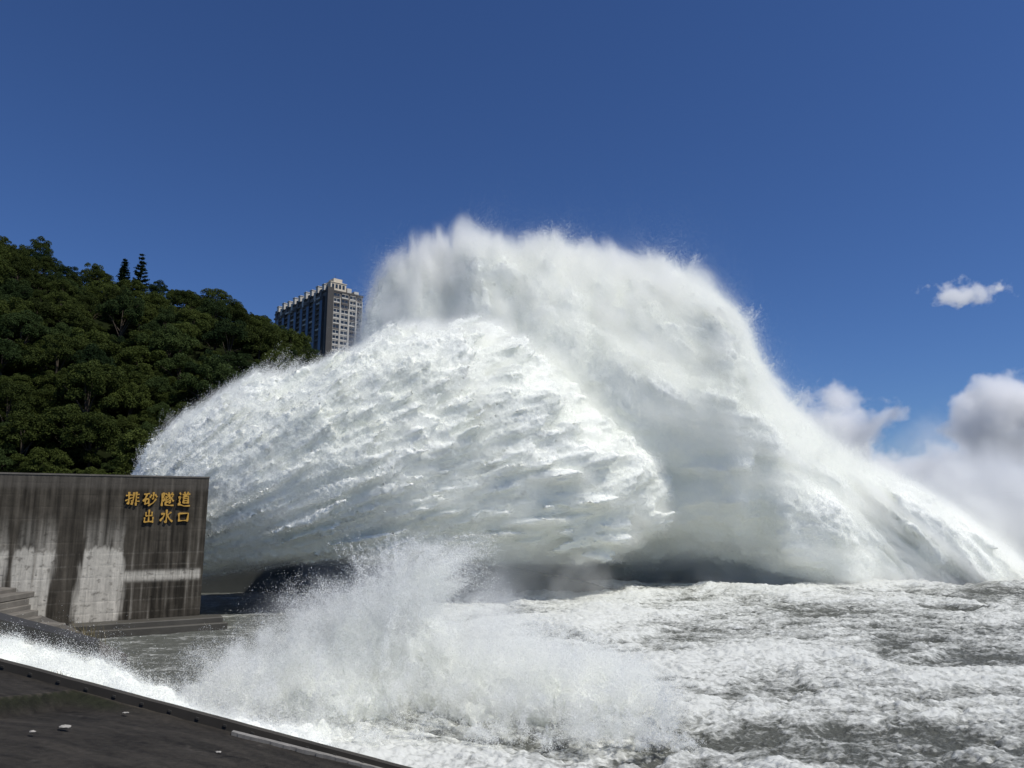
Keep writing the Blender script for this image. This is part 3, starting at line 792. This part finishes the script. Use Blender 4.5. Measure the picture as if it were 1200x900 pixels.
# ---------------------------------------------------------------- wooded hill
RPX = [-420, -150, 0, 45, 100, 145, 200, 250, 300, 330, 350, 400, 460, 560]
RPY = [250, 262, 290, 306, 326, 341, 344, 355, 373, 392, 408, 450, 500, 555]
def hill_pt(c, t):
    """c: photo column, t: 0 foot .. 1 ridge"""
    yr = np.interp(c, RPX, RPY) + 14
    Yr = 205 + .02 * c; Yb = 104 + .03 * c
    a_ = P(c, 596, Yb); b_ = P(c, yr, Yr)
    q = a_ + (b_ - a_) * t
    q[2] += 7 * math.sin(math.pi * min(t, 1)) * .6
    return q
cols = np.linspace(-900, 620, 120); tt = np.linspace(0, 1, 70)
pp = np.array([[hill_pt(c_, t_) for c_ in cols] for t_ in tt]).reshape(-1, 3)
bk = pp.reshape(70, 120, 3)[-1].copy(); rows_ = [pp.reshape(70, 120, 3)]
for k in range(1, 20):
    r_ = bk.copy(); r_[:, 1] += k * 12; r_[:, 0] *= r_[:, 1] / bk[:, 1]; r_[:, 2] = np.maximum(bk[:, 2] - .016 * (k * 12) ** 1.25 - 2, 2); rows_.append(r_[None])
ft = pp.reshape(70, 120, 3)[0].copy(); ft2 = ft.copy(); ft2[:, 2] = -3; ft2[:, 1] -= 3
pp = np.concatenate([ft2[None]] + rows_).reshape(-1, 3)
pp[:, 2] += 1.2 * fbm(pp * .06, 3)
me = np_mesh('hill_terrain', pp, grid_faces(90, 120), True)
M['soil'] = simple('hill_soil', (.012, .016, .006), 1, .5, .4, .02)
tag(link('hill_terrain', me, M['soil']), 'steep dark wooded hillside behind the concrete wall', None, None, 'structure')

def leaf_mat(name, a, b):
    t = NT(name)
    g = t.n('ShaderNodeNewGeometry'); oi = t.n('ShaderNodeObjectInfo')
    c = t.mix(g.outputs['Random Per Island'], a, b)
    c = t.mix(t.math('MULTIPLY', oi.outputs['Random'], .85), c, t.mix(.5, c, (.060, .070, .016)), 'MIX')
    hs = t.n('ShaderNodeHueSaturation'); t.t.links.new(c, hs.inputs['Color'])
    t.set(hs.inputs['Value'], t.math('ADD', .62, t.math('MULTIPLY', oi.outputs['Random'], .75)))
    pb = t.bsdf(hs.outputs[0], .8, None, .12)
    tr = t.n('ShaderNodeBsdfTranslucent'); t.t.links.new(hs.outputs[0], tr.inputs[0])
    m = t.n('ShaderNodeMixShader', Fac=.22); t.t.links.new(pb, m.inputs[1]); t.t.links.new(tr.outputs[0], m.inputs[2])
    return t.done(m.outputs[0])
M['leaf'] = leaf_mat('broadleaf_foliage', (.021, .036, .008), (.072, .094, .018))
M['leaf_b'] = leaf_mat('olive_foliage', (.028, .041, .009), (.070, .092, .018))
M['leaf_c'] = leaf_mat('deep_green_foliage', (.012, .028, .010), (.034, .062, .018))
M['needle'] = leaf_mat('conifer_foliage', (.012, .028, .012), (.022, .042, .016))
M['bark'] = simple('bark', (.07, .055, .04), .95, .4, 3)
def leaves(cent, nrm, size):
    n = len(cent)
    a = rng.normal(size=(n, 3)); a = nrm * .9 + a * .7; a /= np.linalg.norm(a, axis=1)[:, None]
    b = rng.normal(size=(n, 3)); b -= a * (a * b).sum(1)[:, None]; b /= np.linalg.norm(b, axis=1)[:, None]
    c_ = np.cross(a, b); s = size[:, None]
    v = np.stack([cent - b * s, cent - c_ * s * .45 - a * s * .12, cent + b * s, cent + c_ * s * .45 + a * s * .1], 1).reshape(-1, 3)
    return v, np.arange(n * 4).reshape(-1, 4)
def broad_crown(seed):
    r = np.random.default_rng(seed); cl = []
    Rr = r.uniform(3.9, 5.2); Hh = r.uniform(3.6, 5.0)
    for k in range(int(r.integers(46, 64))):
        th = r.uniform(0, 2 * np.pi); ph = np.arccos(r.uniform(-.35, 1))
        f = r.uniform(.55, 1.0)
        cl.append((np.array([Rr * f * np.sin(ph) * np.cos(th), Rr * f * np.sin(ph) * np.sin(th), 7 + Hh * f * np.cos(ph)]), r.uniform(.6, 1.45)))
    C_ = []; N_ = []; Sz = []
    for c_, rad in cl:
        m = int(230 * rad ** 1.7)
        d = r.normal(size=(m, 3)); d /= np.linalg.norm(d, axis=1)[:, None]; d[:, 2] = np.where(d[:, 2] < -.25, -d[:, 2], d[:, 2])
        rr_ = rad * (1 - .45 * r.random(m) ** 2) * np.array([1, 1, .72])[:, None].T if False else rad * (1 - .45 * r.random(m) ** 2)
        C_.append(c_ + d * rr_[:, None] * np.array([1.05, 1.05, .92])); N_.append(d + [0, 0, .5]); Sz.append(r.uniform(.09, .24, m))
    C_ = np.concatenate(C_); N_ = np.concatenate(N_); N_ /= np.linalg.norm(N_, axis=1)[:, None]
    v, f = leaves(C_, N_, np.concatenate(Sz))
    mb = MB(); mb.tube([(0, 0, -2.5), (.1, .05, 2), (.2, -.1, 5), (.1, 0, 8.5)], [.36, .28, .2, .07])
    for k in range(5):
        c_, rad = cl[k * 3]; mb.tube([(.15, 0, 3.2 + .4 * k), tuple(c_ * .55 + np.array([0, 0, 2.4])), tuple(c_)], [.13, .09, .03], 5)
    return np_mesh('crown', v, f), mb
def conifer(seed, H=15., open_=0.):
    r = np.random.default_rng(seed); C_ = []; N_ = []; Sz = []; mb = MB()
    mb.tube([(0, 0, -3), (0, 0, H * .5), (0, 0, H)], [.26, .16, .03])
    z = 2.5
    while z < H - .3:
        L = (2.5 if not open_ else 2.9) * (1 - (z / H) ** 1.7) + .35
        for k in range(7):
            th = r.uniform(0, 2 * np.pi); l = L * r.uniform(.75, 1.1); m = int(60 * l)
            s_ = r.random(m) ** .7
            p_ = np.stack([np.cos(th) * l * s_, np.sin(th) * l * s_, z + (.28 if open_ else .10) * l * s_ ** 2 - .05 * l], 1)
            p_ += r.normal(0, .14 + .10 * s_[:, None], (m, 3)) * [1, 1, .55]
            mb.tube([(0, 0, z), (np.cos(th) * l * .9, np.sin(th) * l * .9, z + .1 * l)], [.05, .015], 4)
            C_.append(p_); N_.append(np.tile([[0, 0, 1.]], (m, 1))); Sz.append(r.uniform(.14, .32, m))
        z += r.uniform(.65, .9) if not open_ else r.uniform(.95, 1.3)
    v, f = leaves(np.concatenate(C_), np.concatenate(N_), np.concatenate(Sz))
    return np_mesh('crown', v, f), mb
protos = []
for s_ in range(7):
    cme, mb = broad_crown(100 + s_); tr = mb.build('trunk', M['bark']); protos.append((cme, tr.data)); bpy.data.objects.remove(tr); cme.materials.append(M[('leaf', 'leaf', 'leaf_b', 'leaf', 'leaf_c', 'leaf_b', 'leaf_c')[s_]])
def plant(kind, loc, sc, rz, cme, tme, label, group):
    e = empty(kind, loc, rz); e.scale = sc; tag(e, label, 'tree', group)
    a_ = link('trunk', tme, None, e); b_ = link('crown', cme, None, e)
    return e
spots = []
rt = random.Random(8)
for k in range(9000):
    c_ = rt.uniform(-45, 440); t_ = rt.random() ** .92 * 1.02
    if c_ > 330 and t_ < .35: continue
    q = hill_pt(c_, t_)
    if all((q[0] - s2[0][0]) ** 2 + (q[1] - s2[0][1]) ** 2 > 5.6 ** 2 for s2 in spots): spots.append((q, c_, t_))
    if len(spots) >= 285: break
ZL = [('broadleaf tree standing on the crest of the hill with its crown against the sky', 'broadleaf trees on the hill crest'),
      ('dark green broadleaf tree packed among others halfway up the wooded slope', 'broadleaf trees on the upper slope'),
      ('mid green broadleaf tree low on the slope just above the concrete wall', 'broadleaf trees on the lower slope')]
for q, c_, t_ in spots:
    cme, tme = protos[rt.randrange(7)]
    s_ = rt.uniform(.5, 1.1) * (.9 if t_ > .8 else 1)
    zi = 0 if t_ > .9 else 1 if t_ > .45 else 2
    plant('broadleaf_tree', (q[0], q[1], q[2] - 3.2 * s_), (s_ * rt.uniform(.85, 1.15), s_ * rt.uniform(.85, 1.15), s_ * rt.uniform(.85, 1.25)), rt.uniform(0, 6.28), cme, tme, *ZL[zi])
log('%d trees' % len(spots))
for sd, op, tip, H, lab in ((1, 0, (147, 303), 17, 'short dense dark conifer at the top of the ridge, the lower of the two spires'),
                            (2, 1, (167, 297), 20, 'taller open conifer with tiered branches rising above the ridge')):
    cme, mb = conifer(sd, H, op); tr = mb.build('trunk', M['bark']); tme = tr.data; bpy.data.objects.remove(tr); cme.materials.append(M['needle'])
    q = P(tip[0], tip[1], 203); plant('conifer', (q[0], q[1], q[2] - H), (1, 1, 1), .5, cme, tme, lab, 'conifers on the ridge')
bushes = []
for k in range(4000):
    c_ = rt.uniform(-30, 330); t_ = rt.uniform(.0, .42); q = hill_pt(c_, t_)
    if all((q[0] - s2[0]) ** 2 + (q[1] - s2[1]) ** 2 > 3.9 ** 2 for s2 in bushes): bushes.append(q)
    if len(bushes) >= 120: break
for q in bushes:
    cme, tme = protos[rt.randrange(7)]; s_ = rt.uniform(.38, .6)
    o = bpy.data.objects.new('shrub', cme); COL.objects.link(o); o.location = (q[0], q[1] - .5, q[2] - 4.6 * s_); o.scale = (s_ * 1.2, s_ * 1.2, s_); o.rotation_euler = (0, 0, rt.uniform(0, 6.3))
    tag(o, 'low green shrub filling the gaps under the trees on the lower hillside', 'shrub', 'shrubs under the hillside trees')
# big round tree beside the jet
q = P(172, 530, 101); cme, tme = protos[2]
plant('broadleaf_tree', (q[0], q[1], q[2] - 8), (1.05, 1.05, 1.0), 1, cme, tme, 'round crowned tree just above the wall where the jet edge begins', None)

# ---------------------------------------------------------------- apartment tower
BC = P(385, 334, 400); BX = np.array([-48.0, 55, 0]); BX /= np.linalg.norm(BX); BY = np.array([-BX[1] * -1, -BX[0] * -1, 0]); BY = np.array([BX[1], -BX[0], 0])
# BX: along the long shaded side, away; BY: along the lit end, to the right and away
BZT = BC[2]; Z0 = BZT - 62
bld = empty('apartment_building', (BC[0], BC[1], Z0))
tag(bld, 'tall pale apartment block with tiered rooftop standing above the wooded hill', 'building')
inv = Matrix.Translation(-Vector((BC[0], BC[1], Z0)))
def bp(mb, name, mat):
    o = mb.build(name, mat, bld); o.matrix_parent_inverse = inv; return o
O = np.array([BC[0], BC[1], Z0])
def bb(mb, x, y, z): mb.box(O, BX, BY, (0, 0, 1), x, y, z)
M['b_wall'] = simple('tower_tile', (.15, .135, .12), .7, .2, .3)
M['b_light'] = simple('tower_light_trim', (.52, .49, .43), .7, .12, .3)
M['b_glass'] = NT('tower_glass'); _t = M['b_glass']; M['b_glass'] = _t.done(_t.bsdf((.03, .04, .05), .12, None, .6))
M['b_dark'] = simple('tower_dark', (.07, .066, .062), .8, .2, .4)
H_ = 62.0
mb = MB(); bb(mb, (0, 72), (0, 22), (0, H_ - 3.2)); bp(mb, 'wall', M['b_wall'])
mb = MB(); bb(mb, (-.9, 1.0), (-.6, 3.2), (0, H_ - 1)); bp(mb, 'corner_shaft', M['b_dark'])
nf_ = 19; fh = 3.1
# lit end: four bays of windows
bays = [(3.6, 7.2), (8.4, 12.6), (13.8, 17.4), (18.4, 21.4)]
mb = MB()
for j, (y0, y1) in enumerate(bays):
    bb(mb, (-.55, .1), (y0 - .55, y0 - .1), (4, H_ - 3 - (3.1 if j != 1 else 9)))
    bb(mb, (-.55, .1), (y1 + .1, y1 + .55), (4, H_ - 3 - (3.1 if j != 1 else 9)))
bp(mb, 'pilaster', M['b_light'])
for j, (y0, y1) in enumerate(bays):
    for i in range(6, nf_):
        zf = 3 + i * fh
        if zf + 2.6 > H_ - 3: continue
        mb = MB(); dp = .5 if (i + j) % 3 == 0 else .3
        bb(mb, (-dp, .05), (y0, y1), (zf, zf + .75)); bb(mb, (-dp, .05), (y0, y1), (zf + 2.45, zf + 2.75)); bb(mb, (-dp + .06, .04), ((y0 + y1) / 2 - .12, (y0 + y1) / 2 + .12), (zf + .74, zf + 2.46))
        o = bp(mb, 'window', M['b_light'] if rt.random() < .75 else M['b_wall'])
        mb = MB(); bb(mb, (-.12, .02), (y0 + .1, y1 - .1), (zf + .77, zf + 2.43))
        mb.build('pane', M['b_glass'], o)
# shaded long side: projecting bays with balconies
for j in range(8):
    x0 = 4 + j * 8.5
    mb = MB(); bb(mb, (x0, x0 + 3.6), (-1.3, .05), (0, H_ - 5.5 - (j % 2) * 1.4)); bp(mb, 'projecting_bay', M['b_wall'] if j % 2 else M['b_dark'])
    for i in range(9, nf_ - 1):
        zf = 3 + i * fh
        mb = MB(); bb(mb, (x0 + 3.62, x0 + 8.4), (-1.0, .05), (zf, zf + .95)); bp(mb, 'balcony', M['b_light'] if rt.random() < .35 else M['b_wall'])
    mb = MB(); bb(mb, (x0 + .3, x0 + 3.3), (-1.36, -1.28), (20, H_ - 8)); bp(mb, 'window_strip', M['b_glass'])
# roofline: dormers, parapets and the stepped penthouse
mb = MB(); bb(mb, (-.4, 72.4), (-.4, 22.4), (H_ - 3.18, H_ - 2.2)); bp(mb, 'roof_parapet', M['b_dark'])
for j in range(9):
    x0 = 3.5 + j * 7.7
    mb = MB(); bb(mb, (x0, x0 + 2.6), (-.9, 4.5), (H_ - 2.18, H_ + 1.1 + .5 * (j % 2))); bb(mb, (x0 - .25, x0 + 2.85), (-1.1, 4.7), (H_ + 1.12 + .5 * (j % 2), H_ + 1.55 + .5 * (j % 2)))
    bp(mb, 'roof_turret', M['b_light'])
    mb = MB(); bb(mb, (x0 + 3.6, x0 + 5.6), (-.7, 2.2), (H_ - 6.6, H_ - .9)); bp(mb, 'dormer', M['b_light'] if j % 2 else M['b_wall'])
mb = MB(); bb(mb, (-.3, 9), (1.2, 11), (H_ - 2.15, H_ + 2.6)); bb(mb, (.6, 7), (3.4, 8.8), (H_ + 2.62, H_ + 5.0)); bb(mb, (-.6, 9.3), (.9, 11.3), (H_ + 2.2, H_ + 2.58))
bp(mb, 'penthouse', simple('penthouse_render', (.62, .54, .42), .8, .12, .4))
for k in range(4):
    mb = MB(); bb(mb, (-.38, -.28), (2.0 + 2.2 * k, 3.4 + 2.2 * k), (H_ - 1, H_ + 1.4)); bp(mb, 'window', M['b_glass'])
mb = MB(); bb(mb, (1, 6), (12.4, 15.2), (H_ - 2.15, H_ + .9)); bb(mb, (1, 6), (17, 20), (H_ - 2.15, H_ - .2)); bp(mb, 'stair_tower', M['b_light'])
mb = MB(); mb.tube([O + BX * 4 + BY * 6 + [0, 0, H_ + 5], O + BX * 4 + BY * 6 + [0, 0, H_ + 8]], .09, 5); bp(mb, 'mast', M['b_dark'])
# the ground it stands on
def hump(X, Y): return -2 + (Z0 + 6) * np.exp(-(((X - BC[0] + 12) / 95) ** 2 + ((Y - BC[1] - 40) / 110) ** 2))
hf('far_hill', -420, 200, 255, 700, 60, 50, hump, M['soil'], 'distant hill carrying the apartment tower')

# ---------------------------------------------------------------- clouds, far beyond everything
def cloud(name, px0, px1, py0, py1, Y, dens, seed, cover, label):
    a_ = P(px0, py1, Y); b_ = P(px1, py0, Y)
    cx = (a_ + b_) / 2; rx = (b_[0] - a_[0]) / 2; rz = (b_[2] - a_[2]) / 2; ry = min(rx, rz * 1.6)
    mb = bmesh.new(); bmesh.ops.create_icosphere(mb, subdivisions=3, radius=1); me = bpy.data.meshes.new(name); mb.to_mesh(me); mb.free()
    t = NT(name + '_volume')
    o = t.obj()
    ln = t.n('ShaderNodeVectorMath', operation='LENGTH'); t.t.links.new(o, ln.inputs[0])
    ob = t.n('ShaderNodeVectorMath', operation='MULTIPLY'); t.t.links.new(o, ob.inputs[0]); ob.inputs[1].default_value = (rx / rz, ry / rz, 1)
    of = t.n('ShaderNodeVectorMath', operation='ADD'); t.t.links.new(ob.outputs[0], of.inputs[0]); of.inputs[1].default_value = (seed, seed * .7, 0)
    n1 = t.noise(1.35, 7, of.outputs[0], .58)
    d = t.math('SUBTRACT', t.math('ADD', t.math('MULTIPLY', n1, 2.3), cover - 1.15), t.math('POWER', ln.outputs['Value'], 1.6))
    d = t.math('MULTIPLY', d, 4.0, True)
    v = t.n('ShaderNodeVolumePrincipled'); v.inputs['Color'].default_value = (.992, .992, .99, 1); v.inputs['Anisotropy'].default_value = .2
    t.t.links.new(t.math('MULTIPLY', d, dens), v.inputs['Density'])
    t.t.links.new(v.outputs[0], t.out.inputs['Volume'])
    t.m.cycles.volume_step_rate = .35 if hasattr(t.m.cycles, 'volume_step_rate') else 1
    ob_ = link(name, me, t.m); ob_.location = cx; ob_.scale = (rx, ry, rz)
    return tag(ob_, label, None, None, 'stuff')
cloud('cloud', 1056, 1204, 316, 370, 1500, .05, 3.1, .27, 'small lone white cloud high in the blue sky')
cloud('cloud', 1096, 1330, 395, 600, 1600, .05, 7.7, .42, 'grey white cumulus cloud at the right beside the drifting mist')
cloud('cloud', 840, 1075, 418, 640, 1700, .05, 5.2, .40, 'warm grey cumulus bank behind the right slope of the plume')
cloud('cloud', 960, 1260, 500, 640, 1800, .02, 9.4, .42, 'low hazy grey cloud just above the far mist')
cy.volume_bounces = 9
cy.volume_max_steps = 256
# grass, pebbles
M['dry_grass'] = simple('dry_grass', (.16, .13, .06), .8, .4, 4)
def tuft(loc, n, h, spread, label):
    V = []; F = []
    for k in range(n):
        th = rng.uniform(0, 6.28); l = h * rng.uniform(.5, 1.1); b0 = np.array([rng.normal(0, spread * .3), rng.normal(0, spread * .3), -.03]); dr = np.array([math.cos(th), math.sin(th), 0]); sd = np.array([-math.sin(th), math.cos(th), 0]) * .009 * (1 + h)
        bend = rng.uniform(.1, .6) * l
        for s_ in range(5):
            t_ = s_ / 4; c_ = b0 + dr * bend * t_ ** 2 + np.array([0, 0, l * t_ * (1 - .15 * t_)]); V += [c_ - sd * (1 - .85 * t_), c_ + sd * (1 - .85 * t_)]
            if s_: i = len(V) - 4; F.append((i, i + 1, i + 3, i + 2))
    o = link('grass_tuft', np_mesh('grass_tuft', np.array(V), np.array(F)), M['dry_grass']); o.location = loc
    return tag(o, label, 'grass tuft')
q = P(99, 760, 50); tuft((q[0], q[1], q[2] - .1), 60, 2.0, 1.6, 'tall dry grass tuft on the ramp below the lettered wall')
for px, py, lab in ((56, 796, 'small dry grass tuft on the dark bank beside the parapet, left of its twin'), (70, 799, 'thinner dry grass tuft on the dark bank, right of its twin')):
    q = on_bank(px, py); tuft(tuple(q), 16, .42, .3, lab)
M['pebble'] = simple('pale_pebble', (.36, .34, .30), .9, .3, 6)
for px, py, s_, lab in ((38, 858, .05, 'small pale stone lying near the left end of the dark bank'), (76, 853, .09, 'largest flat pale stone lying on the dark bank'), (147, 836, .05, 'small pale stone beside the mossy step in the bank'), (256, 882, .05, 'small pale stone out on the open part of the dark bank')):
    q = on_bank(px, py); bm = bmesh.new(); bmesh.ops.create_icosphere(bm, subdivisions=2, radius=1)
    for vv in bm.verts: vv.co *= 1 + .25 * random.uniform(-1, 1); vv.co.x *= s_ * 1.7; vv.co.y *= s_; vv.co.z *= s_ * .5
    me = bpy.data.meshes.new('pebble'); bm.to_mesh(me); bm.free(); o = link('pebble', me, M['pebble']); o.location = (q[0], q[1], q[2] + s_ * .35); tag(o, lab, 'stone')
log('done')
